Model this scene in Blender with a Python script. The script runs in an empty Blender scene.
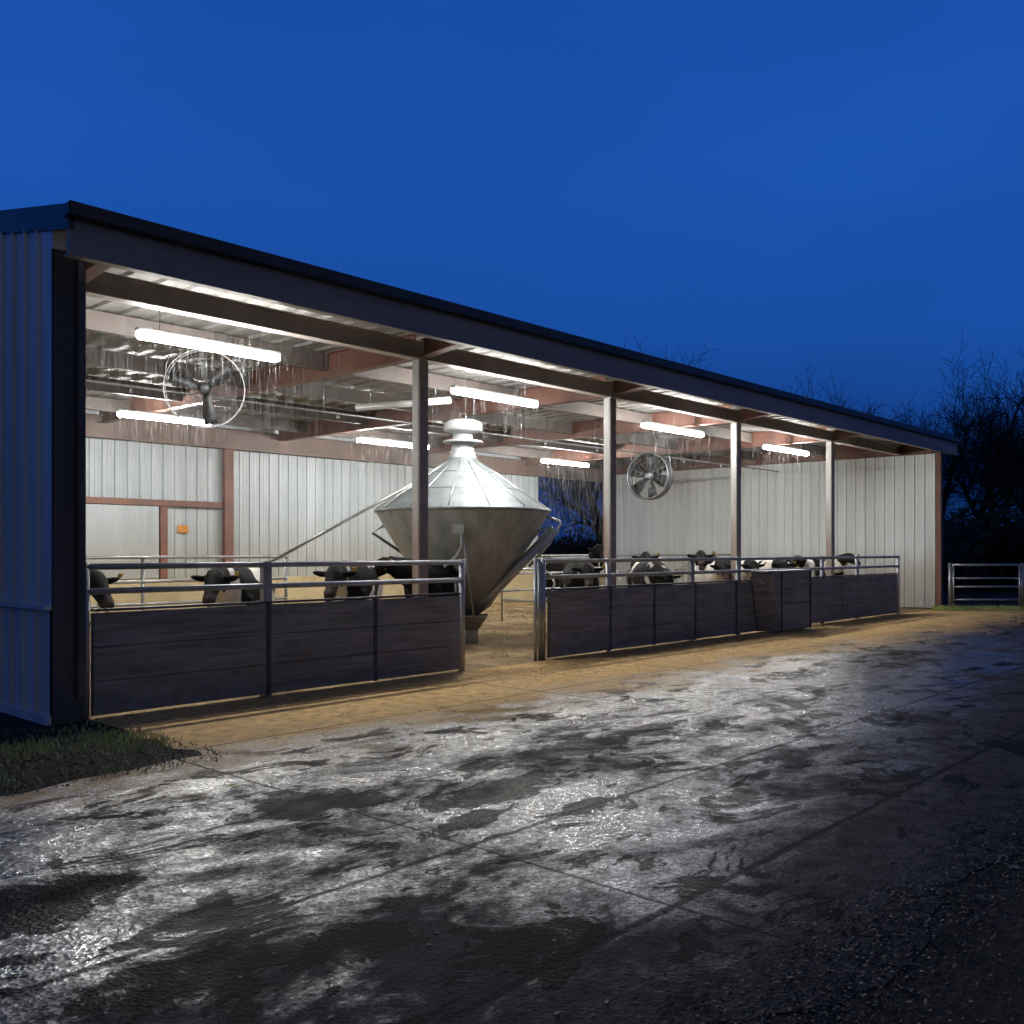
import bpy, bmesh, math, random
from mathutils import Vector, Matrix, noise
R = math.radians
rnd = random.Random(7)
sc = bpy.context.scene
C = sc.collection

# ------------------------------------------------------------------ camera numbers
CAM = Vector((-3.90, -9.07, 1.6))
FWD = Vector((.738, .675, 0)); LAT = Vector((.675, -.738, 0))
FPX, HOR = 950.0, 551.0
def spot(px, depth, z=0.0):
    "world point at a given lateral pixel and depth (metres) - used to measure places from the photograph"
    return CAM + FWD * depth + LAT * ((px - 512) / FPX * depth) + Vector((0, 0, z - 1.6))

# ------------------------------------------------------------------ node helpers
def new_mat(name):
    m = bpy.data.materials.new(name); m.use_nodes = True
    nt = m.node_tree; nt.nodes.clear()
    out = nt.nodes.new('ShaderNodeOutputMaterial')
    return m, nt, out
class NT:
    def __init__(s, nt): s.nt = nt
    def n(s, typ, **kw):
        x = s.nt.nodes.new(typ)
        for k, v in kw.items(): setattr(x, k, v)
        return x
    def link(s, a, b): s.nt.links.new(a, b)
    def put(s, sock, v):
        if hasattr(v, 'is_output'): s.link(v, sock)
        else:
            try: sock.default_value = v
            except Exception: sock.default_value = tuple(v) + (1,)
    def math(s, op, a, b=None, c=None, clamp=False):
        x = s.n('ShaderNodeMath', operation=op, use_clamp=clamp)
        for i, v in enumerate((a, b, c)):
            if v is not None: s.put(x.inputs[i], v)
        return x.outputs[0]
    def noise(s, vec, scale, detail=4, rough=.55, dist=0.0):
        x = s.n('ShaderNodeTexNoise'); s.put(x.inputs['Vector'], vec)
        x.inputs['Scale'].default_value = scale; x.inputs['Detail'].default_value = detail
        x.inputs['Roughness'].default_value = rough; x.inputs['Distortion'].default_value = dist
        return x.outputs['Fac']
    def smooth(s, v, a, b, lo=0.0, hi=1.0):
        x = s.n('ShaderNodeMapRange', interpolation_type='SMOOTHSTEP')
        s.put(x.inputs[0], v)
        for i, k in enumerate((a, b, lo, hi)): s.put(x.inputs[i + 1], k)
        return x.outputs[0]
    def mix(s, f, a, b):
        x = s.n('ShaderNodeMix', data_type='RGBA')
        s.put(x.inputs[0], f); s.put(x.inputs[6], a if hasattr(a, 'is_output') else (*a, 1)); s.put(x.inputs[7], b if hasattr(b, 'is_output') else (*b, 1))
        return x.outputs[2]
    def mapping(s, vec, scale=(1, 1, 1), loc=(0, 0, 0)):
        x = s.n('ShaderNodeMapping'); s.put(x.inputs['Vector'], vec)
        x.inputs['Scale'].default_value = scale; x.inputs['Location'].default_value = loc
        return x.outputs[0]
    def bump(s, h, strength=.3, dist=.02, normal=None):
        x = s.n('ShaderNodeBump'); s.put(x.inputs['Height'], h)
        s.put(x.inputs['Strength'], strength); x.inputs['Distance'].default_value = dist
        if normal is not None: s.link(normal, x.inputs['Normal'])
        return x.outputs[0]
    def bsdf(s, out, col, rough=.6, metal=0.0, spec=.5, normal=None):
        b = s.n('ShaderNodeBsdfPrincipled')
        s.put(b.inputs['Base Color'], col if hasattr(col, 'is_output') else (*col, 1))
        s.put(b.inputs['Roughness'], rough); s.put(b.inputs['Metallic'], metal)
        s.put(b.inputs['Specular IOR Level'], spec)
        if normal is not None: s.link(normal, b.inputs['Normal'])
        s.link(b.outputs[0], out.inputs[0])
        return b
    def obj(s): return s.n('ShaderNodeTexCoord').outputs['Object']

def surf(name, c1, c2=None, scale=3.0, stretch=(1, 1, 1), rough=.55, metal=0.0, bump=.15, rvar=.15, fine=40, grime=None):
    "weathered surface: two tones in stretched noise, fine grain bump, roughness that varies, grime near the bottom"
    m, nt, out = new_mat(name); t = NT(nt)
    v = t.mapping(t.obj(), stretch)
    a = t.noise(v, scale, 6, .6); f = t.noise(t.obj(), fine, 3)
    col = t.mix(t.smooth(a, .35, .68), c1, c2 or tuple(x * .75 for x in c1))
    if grime:
        sp = t.n('ShaderNodeSeparateXYZ'); t.link(t.obj(), sp.inputs[0])
        g = t.smooth(t.math('ADD', sp.outputs[2], t.math('MULTIPLY', a, -.7)), grime[0], grime[1], 1.0, 0.0)
        col = t.mix(t.math('MULTIPLY', g, .75), col, grime[2])
    r = t.math('ADD', rough - rvar / 2, t.math('MULTIPLY', a, rvar))
    nrm = t.bump(t.math('ADD', f, t.math('MULTIPLY', a, .6)), bump, .01)
    t.bsdf(out, col, r, metal, .5, nrm)
    return m

M = {}
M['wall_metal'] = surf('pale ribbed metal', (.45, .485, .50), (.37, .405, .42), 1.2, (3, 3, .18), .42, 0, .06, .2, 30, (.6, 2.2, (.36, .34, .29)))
M['wall_metal_brightened'] = surf('pale ribbed metal brightened', (.76, .80, .81), (.66, .70, .71), 1.2, (3, 3, .18), .40, 0, .06, .2, 30, (.5, 1.6, (.45, .42, .36)))  # same sheeting as the back wall, stronger lamp light put into its colour
M['outer_metal'] = surf('outer ribbed metal', (.60, .63, .66), (.50, .53, .57), 1.0, (3, 3, .2), .38, .15, .05)
M['roof_metal'] = surf('roof sheet', (.25, .25, .27), (.2, .2, .22), 1.0, (1, .2, 1), .45, .3, .05)
M['ceiling'] = surf('ceiling sheet', (.29, .28, .265), (.18, .17, .16), .9, (1.5, .5, 1), .5, 0, .06)
M['trim'] = surf('dark fascia paint', (.25, .24, .25), (.18, .175, .19), 1.2, (.3, .3, 2), .42, 0, .08)
M['gutter'] = surf('dark gutter', (.035, .034, .038), (.022, .022, .025), 1.5, (1, 1, 1), .4, 0, .06)
M['jamb'] = surf('dark jamb', (.07, .07, .08), (.045, .045, .054), 1.2, (2, 2, .3), .6, 0, .1)
M['primer'] = surf('red oxide steel', (.22, .095, .065), (.16, .085, .065), 2.0, (1, 1, 1), .6, 0, .1)
M['brown_steel'] = surf('brown steel', (.19, .125, .10), (.13, .095, .08), 1.6, (1, 1, 1), .55, 0, .1)
M['dull_steel'] = surf('dull grey brown steel', (.13, .105, .092), (.085, .07, .064), 1.2, (1, 1, 1), .55, 0, .1)
M['header_steel'] = surf('dull grey brown steel brightened', (.55, .49, .45), (.42, .37, .34), 1.2, (1, 1, 1), .55, 0, .1)  # dull steel with bounced light on the shaded beam put into its colour
M['post'] = surf('weathered post steel', (.42, .41, .40), (.30, .28, .27), 1.5, (3, 3, .5), .5, .1, .1, .2, 40, (.9, 2.6, (.28, .19, .14)))
M['galv'] = surf('galvanised pipe', (.45, .46, .47), (.34, .35, .36), 5, (1, 1, 1), .38, .75, .06, .25, 80)
M['bin_metal'] = surf('galvanised bin sheet', (.27, .295, .305), (.18, .20, .207), 2.0, (2, 2, .35), .46, .3, .05, .22, 60, (.6, 1.9, (.27, .25, .22)))
M['bin_metal_brightened'] = surf('galvanised bin sheet brightened', (.44, .47, .49), (.30, .325, .335), 2.0, (2, 2, .3), .42, .3, .05, .22, 60, (.55, 1.7, (.30, .27, .23)))  # same sheet as the upper cone, colour lightened to offset its shade
M['white_cap'] = surf('white bin cap', (.46, .48, .48), (.36, .38, .38), 3, (1, 1, 1), .45, 0, .05)
M['white_paint'] = surf('white enamel', (.75, .75, .73), (.62, .62, .6), 3, (1, 1, 1), .4, 0, .04)
M['black_rubber'] = surf('black rubber', (.02, .02, .022), (.03, .03, .03), 5, (1, 1, 1), .6, 0, .1)
M['fan_blade'] = surf('dark fan blade', (.022, .021, .021), (.014, .014, .014), 3, (1, 1, 1), .5, .2, .06)
M['kerb'] = surf('tan stained concrete', (.52, .42, .24), (.40, .31, .17), 1.5, (1, 1, 1.6), .8, 0, .3, .1, 25)
M['bark'] = surf('dark bark', (.028, .025, .024), (.018, .016, .016), 3, (3, 3, .5), .9, 0, .5)
M['evergreen'] = surf('dark shrub leaves', (.018, .024, .016), (.010, .014, .010), 2, (1, 1, 1), .7, 0, .1)
M['grass'] = surf('grass blades', (.36, .50, .12), (.42, .34, .16), 2.2, (1, 1, 1), .65, 0, .1)
M['straw'] = surf('loose straw', (.46, .31, .13), (.33, .20, .08), 4, (1, 1, 1), .75, 0, .1)
M['leaf'] = surf('fallen leaves', (.045, .037, .030), (.012, .010, .009), 5, (1, 1, 1), .62, 0, .1)
M['green_leaf'] = surf('green leaf', (.2, .3, .04), (.16, .25, .03), 5, (1, 1, 1), .4, 0, .1)
M['stone'] = surf('dark gravel', (.06, .055, .05), (.035, .032, .03), 6, (1, 1, 1), .5, 0, .3)
M['hoof'] = surf('eye', (.01, .008, .008), None, 3, (1, 1, 1), .12, 0, 0)
M['tag_yellow'] = surf('yellow ear tag', (.6, .42, .05), None, 5, (1, 1, 1), .5, 0, 0)
M['orange'] = surf('orange notice', (.62, .27, .04), (.5, .2, .03), 14, (1, 1, 1), .5, 0, .03)
m, nt, out = new_mat('weathered charcoal planks'); t = NT(nt)
P = t.obj(); gx_ = t.noise(t.mapping(P, (.5, 1, 9)), 2.2, 8, .65); bl_ = t.noise(P, 1.7, 6, .65); sp_n = t.noise(P, 9, 6, .7); zz_ = t.n('ShaderNodeSeparateXYZ'); t.link(P, zz_.inputs[0])
col = t.mix(t.smooth(gx_, .32, .66), (.27, .27, .272), (.12, .12, .123)); col = t.mix(t.math('MULTIPLY', t.smooth(bl_, .46, .62), .55), col, (.25, .265, .285))
low = t.smooth(t.math('ADD', zz_.outputs[2], t.math('MULTIPLY', bl_, -.8)), -.4, .35, 1.0, 0.0)
col = t.mix(t.math('MULTIPLY', t.math('MULTIPLY', low, t.smooth(sp_n, .44, .58)), .8), col, (.2, .15, .1))
col = t.mix(t.math('MULTIPLY', t.smooth(sp_n, .66, .70), .6), col, (.03, .027, .025))
t.bsdf(out, col, t.math('ADD', .42, t.math('MULTIPLY', bl_, .25)), 0, .45, t.bump(t.math('ADD', gx_, t.math('MULTIPLY', sp_n, .4)), .4, .012)); M['plank'] = m
M['rail_steel'] = surf('dull galvanised rail', (.42, .425, .44), (.30, .305, .32), 4, (1, 1, 1), .42, .35, .06)
M['frame_dark'] = surf('dark tube frame', (.10, .10, .115), (.06, .06, .07), 3, (1, 1, 1), .42, .5, .06)

def emit(name, col, strength):
    m, nt, out = new_mat(name); t = NT(nt)
    e = t.n('ShaderNodeEmission'); e.inputs[0].default_value = (*col, 1); e.inputs[1].default_value = strength
    t.link(e.outputs[0], out.inputs[0]); return m
M['tube'] = emit('lit lamp diffuser', (1.0, .99, .955), 165)

# falling water: mostly transparent streak of drops that scatters lamp light
m, nt, out = new_mat('falling water'); t = NT(nt)
tr = t.n('ShaderNodeBsdfTransparent'); df = t.n('ShaderNodeBsdfTranslucent'); d2 = t.n('ShaderNodeBsdfDiffuse'); ad = t.n('ShaderNodeMixShader'); mx = t.n('ShaderNodeMixShader')
df.inputs[0].default_value = d2.inputs[0].default_value = (.9, .92, .95, 1); mx.inputs[0].default_value = .036; ad.inputs[0].default_value = .5
t.link(d2.outputs[0], ad.inputs[1]); t.link(df.outputs[0], ad.inputs[2])
t.link(tr.outputs[0], mx.inputs[1]); t.link(ad.outputs[0], mx.inputs[2]); t.link(mx.outputs[0], out.inputs[0])
M['water_drops'] = m

# concrete yard
m, nt, out = new_mat('wet concrete yard'); t = NT(nt)
P = t.obj(); sp = t.n('ShaderNodeSeparateXYZ'); t.link(P, sp.inputs[0]); X, Y = sp.outputs[0], sp.outputs[1]
big = t.noise(P, .33, 3, .5, .4); mid = t.noise(t.mapping(P, (.75, 1.35, 1)), .95, 9, .62, .5); fin = t.noise(P, 7, 8, .65)
grain = t.noise(P, 55, 4, .7); grit = t.noise(P, 170, 2, .6)
vor = t.n('ShaderNodeTexVoronoi', feature='F1'); t.link(P, vor.inputs['Vector']); vor.inputs['Scale'].default_value = 48
vs_ = t.n('ShaderNodeSeparateColor'); t.link(vor.outputs['Color'], vs_.inputs[0]); pebble = vs_.outputs[0]
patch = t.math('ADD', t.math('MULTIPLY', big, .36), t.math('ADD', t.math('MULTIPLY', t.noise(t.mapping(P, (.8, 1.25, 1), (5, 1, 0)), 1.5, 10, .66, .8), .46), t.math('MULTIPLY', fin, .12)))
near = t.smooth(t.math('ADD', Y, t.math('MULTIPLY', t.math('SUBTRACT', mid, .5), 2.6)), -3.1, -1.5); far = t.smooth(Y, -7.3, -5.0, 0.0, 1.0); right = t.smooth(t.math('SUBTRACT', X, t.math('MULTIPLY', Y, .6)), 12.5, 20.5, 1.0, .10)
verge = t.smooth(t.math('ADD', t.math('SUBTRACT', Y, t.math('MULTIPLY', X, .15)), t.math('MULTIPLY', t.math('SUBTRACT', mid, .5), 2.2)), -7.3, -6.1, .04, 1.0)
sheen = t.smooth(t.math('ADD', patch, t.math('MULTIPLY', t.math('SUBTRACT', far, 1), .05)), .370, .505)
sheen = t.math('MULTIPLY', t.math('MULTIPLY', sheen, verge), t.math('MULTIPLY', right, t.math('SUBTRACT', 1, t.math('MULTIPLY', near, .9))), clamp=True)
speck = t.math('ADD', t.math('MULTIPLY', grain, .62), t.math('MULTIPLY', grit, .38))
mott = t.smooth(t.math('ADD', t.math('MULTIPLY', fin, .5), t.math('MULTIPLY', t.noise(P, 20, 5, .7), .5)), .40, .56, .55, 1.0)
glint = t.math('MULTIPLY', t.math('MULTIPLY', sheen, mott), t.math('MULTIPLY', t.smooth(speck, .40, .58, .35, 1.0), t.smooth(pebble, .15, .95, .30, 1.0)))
stain_n = t.math('ADD', t.noise(t.mapping(P, (.8, 1.5, 1), (3.1, 7.7, 0)), 1.7, 10, .70, .8), t.math('MULTIPLY', t.math('SUBTRACT', mid, .5), .22))
stain = t.math('MULTIPLY', t.smooth(stain_n, .553, .568), t.math('SUBTRACT', 1, near), clamp=True)
lace = t.math('MULTIPLY', t.math('SUBTRACT', t.noise(P, 3.4, 9, .72, .5), .5), 3.4)
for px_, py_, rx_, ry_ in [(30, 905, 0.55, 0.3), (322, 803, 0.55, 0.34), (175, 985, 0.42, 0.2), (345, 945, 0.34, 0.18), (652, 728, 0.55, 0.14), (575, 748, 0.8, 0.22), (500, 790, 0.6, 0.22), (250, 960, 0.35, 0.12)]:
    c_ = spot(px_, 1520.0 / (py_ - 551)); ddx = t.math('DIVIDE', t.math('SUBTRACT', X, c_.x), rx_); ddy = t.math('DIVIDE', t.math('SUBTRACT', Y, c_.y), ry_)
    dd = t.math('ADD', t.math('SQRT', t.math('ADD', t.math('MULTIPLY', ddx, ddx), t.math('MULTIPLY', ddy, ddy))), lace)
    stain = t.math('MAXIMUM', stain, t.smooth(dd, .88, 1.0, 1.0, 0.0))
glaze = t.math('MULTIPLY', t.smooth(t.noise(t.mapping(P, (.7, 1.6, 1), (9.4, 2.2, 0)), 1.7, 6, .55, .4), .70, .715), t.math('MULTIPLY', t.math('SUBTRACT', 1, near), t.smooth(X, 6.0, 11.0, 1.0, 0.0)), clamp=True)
dry = t.mix(t.smooth(t.math('ADD', t.math('MULTIPLY', fin, .45), t.math('MULTIPLY', speck, .55)), .38, .62), (.020, .0165, .0152), (.078, .066, .060))
wet = t.mix(t.smooth(speck, .42, .58), (.012, .012, .012), (.05, .049, .049))
col = t.mix(sheen, dry, wet)
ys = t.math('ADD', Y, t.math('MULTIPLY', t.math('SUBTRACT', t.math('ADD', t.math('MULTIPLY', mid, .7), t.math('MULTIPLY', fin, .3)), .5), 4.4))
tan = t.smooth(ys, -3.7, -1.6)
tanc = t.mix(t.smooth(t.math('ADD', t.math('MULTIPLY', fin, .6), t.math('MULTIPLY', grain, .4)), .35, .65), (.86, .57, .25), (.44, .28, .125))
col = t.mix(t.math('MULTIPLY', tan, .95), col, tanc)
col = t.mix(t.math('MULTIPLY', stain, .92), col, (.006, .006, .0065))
spots = t.smooth(t.noise(P, 3.3, 5, .7), .69, .73)
col = t.mix(t.math('MULTIPLY', spots, .8), col, (.012, .011, .010))
def joint(coord, at, w):
    wob = t.math('MULTIPLY', t.math('SUBTRACT', t.noise(P, 2.5, 4, .6), .5), .05)
    d = t.math('ABSOLUTE', t.math('ADD', t.math('SUBTRACT', coord, at), wob))
    return t.smooth(d, w * .4, w, 1.0, 0.0)
j = None
for coord, at, w in ((Y, -5.42, .030), (Y, -6.72, .032), (X, 4.3, .016), (X, 7.2, .016), (X, -.25, .016), (X, 11.8, .016), (X, 16.4, .016), (Y, -2.0, .012), (Y, -4.1, .014)):
    k = joint(coord, at, w); j = k if j is None else t.math('MAXIMUM', j, k)
col = t.mix(t.math('MULTIPLY', j, .85), col, (.012, .011, .011))
keep = t.math('SUBTRACT', 1, t.math('MULTIPLY', stain, .97))
gl_ = t.math('MULTIPLY', t.math('MULTIPLY', glint, keep), t.math('SUBTRACT', 1, t.math('MULTIPLY', j, .92)))
rough = t.math('ADD', t.math('MULTIPLY', t.math('SUBTRACT', 1, sheen), .36), t.math('ADD', .21, t.math('MULTIPLY', fin, .06)))
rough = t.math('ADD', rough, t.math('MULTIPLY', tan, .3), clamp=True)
mr = t.n('ShaderNodeMix', data_type='FLOAT'); t.link(glaze, mr.inputs[0]); t.link(rough, mr.inputs[2]); mr.inputs[3].default_value = .10
spec = t.math('ADD', .10, t.math('MULTIPLY', t.math('MAXIMUM', gl_, glaze), .9))
h = t.math('ADD', t.math('MULTIPLY', grain, .6), t.math('ADD', t.math('MULTIPLY', grit, .4), t.math('MULTIPLY', vor.outputs['Distance'], .9)))
h = t.math('MULTIPLY', h, t.math('SUBTRACT', 1, t.math('MULTIPLY', glaze, .9)))
nb = t.bump(h, .45, .009)
nb = t.bump(t.math('ADD', t.math('MULTIPLY', fin, 1.0), t.math('MULTIPLY', j, -.6)), .10, .03, nb)
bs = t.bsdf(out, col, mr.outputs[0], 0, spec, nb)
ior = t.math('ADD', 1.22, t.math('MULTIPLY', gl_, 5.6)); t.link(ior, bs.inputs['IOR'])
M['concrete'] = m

# bedding floor inside the barn
m, nt, out = new_mat('straw bedding floor'); t = NT(nt)
P = t.obj(); a = t.noise(P, .8, 7, .65, .6); b = t.noise(t.mapping(P, (1, 2.4, 1)), 16, 5, .7); g = t.noise(P, 60, 3)
col = t.mix(t.smooth(a, .4, .62), (.40, .28, .14), (.17, .11, .06)); col = t.mix(t.smooth(b, .5, .75), col, (.50, .38, .21))
t.bsdf(out, col, .85, 0, .2, t.bump(t.math('ADD', b, t.math('MULTIPLY', g, .6)), .8, .03)); M['bedding'] = m
# soil and rough grass beyond
m, nt, out = new_mat('dark soil and turf'); t = NT(nt)
P = t.obj(); a = t.noise(P, .6, 8, .65); b = t.noise(P, 22, 6, .7)
col = t.mix(t.smooth(a, .42, .6), (.050, .038, .028), (.034, .030, .020)); col = t.mix(t.smooth(b, .45, .7), col, (.065, .052, .04))
t.bsdf(out, col, .85, 0, .15, t.bump(b, 1.0, .05)); M['soil'] = m

# cow hides
def hide(name, dark, light, bias):
    m, nt, out = new_mat(name); t = NT(nt)
    P = t.obj(); oi = t.n('ShaderNodeObjectInfo')
    sh = t.n('ShaderNodeVectorMath', operation='ADD'); t.link(P, sh.inputs[0])
    cb = t.n('ShaderNodeCombineXYZ')
    for i, k in enumerate((37., 91., 53.)): t.link(t.math('MULTIPLY', oi.outputs['Random'], k), cb.inputs[i])
    t.link(cb.outputs[0], sh.inputs[1])
    n1 = t.noise(sh.outputs[0], 1.15, 2.5, .45, .5)
    hair = t.noise(t.mapping(P, (4, 20, 20)), 9, 4)
    at = t.n('ShaderNodeAttribute', attribute_name='head').outputs['Fac']; mu = t.n('ShaderNodeAttribute', attribute_name='muzzle').outputs['Fac']
    hf = t.n('ShaderNodeAttribute', attribute_name='hoof').outputs['Fac']
    v = t.math('ADD', n1, t.math('MULTIPLY', at, .30))
    col = t.mix(t.smooth(v, bias, bias + .025), light, dark)
    col = t.mix(t.math('MULTIPLY', mu, .8), col, (.085, .06, .055)); col = t.mix(hf, col, (.05, .045, .04))
    t.bsdf(out, col, .7, 0, .14, t.bump(hair, .25, .006)); return m
M['holstein'] = hide('black and white hide', (.006, .0055, .0055), (.66, .62, .57), .545)
M['dark_hide'] = hide('mostly black hide', (.006, .0055, .0055), (.6, .56, .5), .36)
M['brown_hide'] = hide('brown and white hide', (.20, .085, .035), (.6, .53, .44), .42)

# ------------------------------------------------------------------ mesh helpers
class MB:
    def __init__(s): s.v = []; s.f = []; s.smooth = []
    def add(s, vs, fs, smooth=False):
        o = len(s.v); s.v += [tuple(p) for p in vs]; s.f += [tuple(i + o for i in f) for f in fs]; s.smooth += [smooth] * len(fs); return s
    def box(s, a, b, bev=0.0):
        (x0, y0, z0), (x1, y1, z1) = a, b
        if bev <= 0:
            return s.add([(x0, y0, z0), (x1, y0, z0), (x1, y1, z0), (x0, y1, z0), (x0, y0, z1), (x1, y0, z1), (x1, y1, z1), (x0, y1, z1)],
                  [(3, 2, 1, 0), (4, 5, 6, 7), (0, 1, 5, 4), (1, 2, 6, 5), (2, 3, 7, 6), (3, 0, 4, 7)])
        bm = bmesh.new(); bmesh.ops.create_cube(bm, size=1)
        for v in bm.verts: v.co = Vector(((x0 + x1) / 2 + v.co.x * (x1 - x0), (y0 + y1) / 2 + v.co.y * (y1 - y0), (z0 + z1) / 2 + v.co.z * (z1 - z0)))
        bmesh.ops.bevel(bm, geom=bm.edges[:], offset=bev, segments=2, affect='EDGES')
        bm.verts.index_update(); s.add([v.co[:] for v in bm.verts], [[v.index for v in f.verts] for f in bm.faces]); bm.free(); return s
    def tube(s, pts, r, n=10, caps=True):
        pts = [Vector(p) for p in pts]; k = len(pts)
        rs = list(r) if isinstance(r, (list, tuple)) else [r] * k
        vs, fs = [], []; prev = None
        for i, p in enumerate(pts):
            d = (pts[min(i + 1, k - 1)] - pts[max(i - 1, 0)]).normalized()
            if prev is None:
                u = d.cross(Vector((0, 0, 1)) if abs(d.z) < .9 else Vector((1, 0, 0))).normalized()
            else: u = (prev - d * prev.dot(d)).normalized()
            prev = u; w = d.cross(u)
            for q in range(n):
                a = 2 * math.pi * q / n; vs.append(p + (u * math.cos(a) + w * math.sin(a)) * rs[i])
        for i in range(k - 1):
            for q in range(n): fs.append((i * n + q, i * n + (q + 1) % n, (i + 1) * n + (q + 1) % n, (i + 1) * n + q))
        if caps: fs += [tuple(reversed(range(n))), tuple(range((k - 1) * n, k * n))]
        return s.add(vs, fs, True)
    def lathe(s, prof, n=48, smooth=True, center=(0, 0)):
        vs = [(center[0] + r * math.cos(2 * math.pi * q / n), center[1] + r * math.sin(2 * math.pi * q / n), z) for r, z in prof for q in range(n)]
        fs = [(i * n + q, i * n + (q + 1) % n, (i + 1) * n + (q + 1) % n, (i + 1) * n + q) for i in range(len(prof) - 1) for q in range(n)]
        return s.add(vs, fs, smooth)
    def loft(s, rings, n=14):
        "rings: (centre, axis u * half width, axis v * half height)"
        vs, fs = [], []; k = len(rings)
        for c, u, v in rings:
            for q in range(n):
                a = 2 * math.pi * q / n; vs.append(Vector(c) + Vector(u) * math.cos(a) + Vector(v) * math.sin(a))
        for i in range(k - 1):
            for q in range(n): fs.append((i * n + q, i * n + (q + 1) % n, (i + 1) * n + (q + 1) % n, (i + 1) * n + q))
        fs += [tuple(reversed(range(n))), tuple(range((k - 1) * n, k * n))]
        return s.add(vs, fs, True)
    def build(s, name, mat, parent=None, auto=True):
        me = bpy.data.meshes.new(name); me.from_pydata(s.v, [], s.f); me.update()
        me.polygons.foreach_set('use_smooth', s.smooth)
        me.materials.append(mat)
        bm = bmesh.new(); bm.from_mesh(me); bmesh.ops.recalc_face_normals(bm, faces=bm.faces[:]); bm.to_mesh(me); bm.free()
        o = bpy.data.objects.new(name, me); C.objects.link(o)
        if parent is not None: o.parent = parent
        return o
def tag(o, label=None, cat=None, group=None, kind=None):
    if label: o['label'] = label
    if cat: o['category'] = cat
    if group: o['group'] = group
    if kind: o['kind'] = kind
    return o
def thing(name, label, cat, loc=(0, 0, 0), rz=0.0, group=None):
    o = bpy.data.objects.new(name, None); C.objects.link(o); o.empty_display_size = .2
    o.location = loc; o.rotation_euler = (0, 0, rz); return tag(o, label, cat, group)
def dup(src, loc, rz, label, scale=None):
    def cp(o, parent):
        c = o.copy(); C.objects.link(c)
        if parent: c.parent = parent
        for ch in list(o.children): cp(ch, c)
        return c
    r = cp(src, None); r.location = loc; r.rotation_euler = (0, 0, rz)
    if scale: r.scale = (scale,) * 3
    r['label'] = label; return r
def ribbed(a, b, z0, z1, nrm, pitch=.28, depth=.028, topf=None):
    "vertical ribbed sheet between ground points a and b; nrm = direction the ribs stand out"
    a, b, nrm = Vector((*a, 0)), Vector((*b, 0)), Vector((*nrm, 0))
    L = (b - a).length; d = (b - a) / L; prof = []; n = max(1, round(L / pitch)); p = L / n
    for i in range(n):
        o = i * p
        prof += [(o, 0), (o + p * .30, 0), (o + p * .33, .006), (o + p * .36, 0), (o + p * .60, 0), (o + p * .63, .006), (o + p * .66, 0), (o + p * .86, 0), (o + p * .90, depth), (o + p * .96, depth)]
    prof.append((L, 0)); vs, fs = [], []
    for u, h in prof:
        q = a + d * u + nrm * h; zt = topf(u) if topf else z1
        vs += [(q.x, q.y, z0), (q.x, q.y, zt)]
    for i in range(len(prof) - 1): fs.append((2 * i, 2 * i + 2, 2 * i + 3, 2 * i + 1))
    m = MB(); m.add(vs, fs); return m
def ibeam(p, q, zb, zt, wid, zb2=None):
    "I section running from p to q (level), bottom zb (zb2 at the far end), top zt"
    p, q = Vector((*p, 0)), Vector((*q, 0)); d = (q - p).normalized(); s = Vector((-d.y, d.x, 0)); zb2 = zb if zb2 is None else zb2
    m = MB(); tk = .016
    def slab(w, za0, za1, zb0, zb1):
        vs = []
        for P_, z0, z1 in ((p, za0, za1), (q, zb0, zb1)):
            for sg, z in ((-1, z0), (1, z0), (1, z1), (-1, z1)): vs.append((P_.x + s.x * w * sg, P_.y + s.y * w * sg, z))
        m.add(vs, [(0, 1, 2, 3), (7, 6, 5, 4), (0, 4, 5, 1), (1, 5, 6, 2), (2, 6, 7, 3), (3, 7, 4, 0)])
    slab(wid / 2, zb, zb + tk, zb2, zb2 + tk); slab(.006, zb + tk, zt - tk, zb2 + tk, zt - tk); slab(wid / 2, zt - tk, zt, zt - tk, zt)
    return m

# ------------------------------------------------------------------ setting
LEN, DEP = 23.5, 11.3
def sheet(name, poly, z, mat, sub=1):
    m = MB(); m.add([(x, y, z) for x, y in poly], [tuple(range(len(poly)))])
    return tag(m.build(name, mat), kind='structure')
sheet('ground', [(-320, -320), (420, -320), (420, 420), (-320, 420)], -.004, M['soil'])
edge = [(-16, -7.5)]; r2 = random.Random(3)
for i in range(360): edge.append((-15.5 + i * .125, -7.62 + .22 * noise.noise(Vector((i * .11, 2, 0))) + .12 * noise.noise(Vector((i * .5, 5, 0)))))
inner = []
for i in range(12): inner.append((.04 + r2.uniform(-.05, .10) - (i / 11) * .12, -.06 - i * .2))
for i in range(40): inner.append((-.25 - i * .4, -2.3 + r2.uniform(-.10, .10) - min(i, 6) * .03))
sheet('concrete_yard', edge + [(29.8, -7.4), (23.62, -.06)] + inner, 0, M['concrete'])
sheet('barn_floor', [(-.3, -.055), (23.62, -.055), (23.62, 11.4), (-.3, 11.4)], .002, M['bedding'])

# ------------------------------------------------------------------ barn
barn = thing('cattle_barn', 'long open fronted steel cattle barn with pale ribbed walls, lit from inside', 'barn')
def part(mb, name, mat): return mb.build(name, M[mat], barn)
RIDGE_Y, PITCH, EAVE = 5.65, .2, 4.68
def roof_z(y): return EAVE + PITCH * (min(y, 2 * RIDGE_Y - y) + .45)
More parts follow.
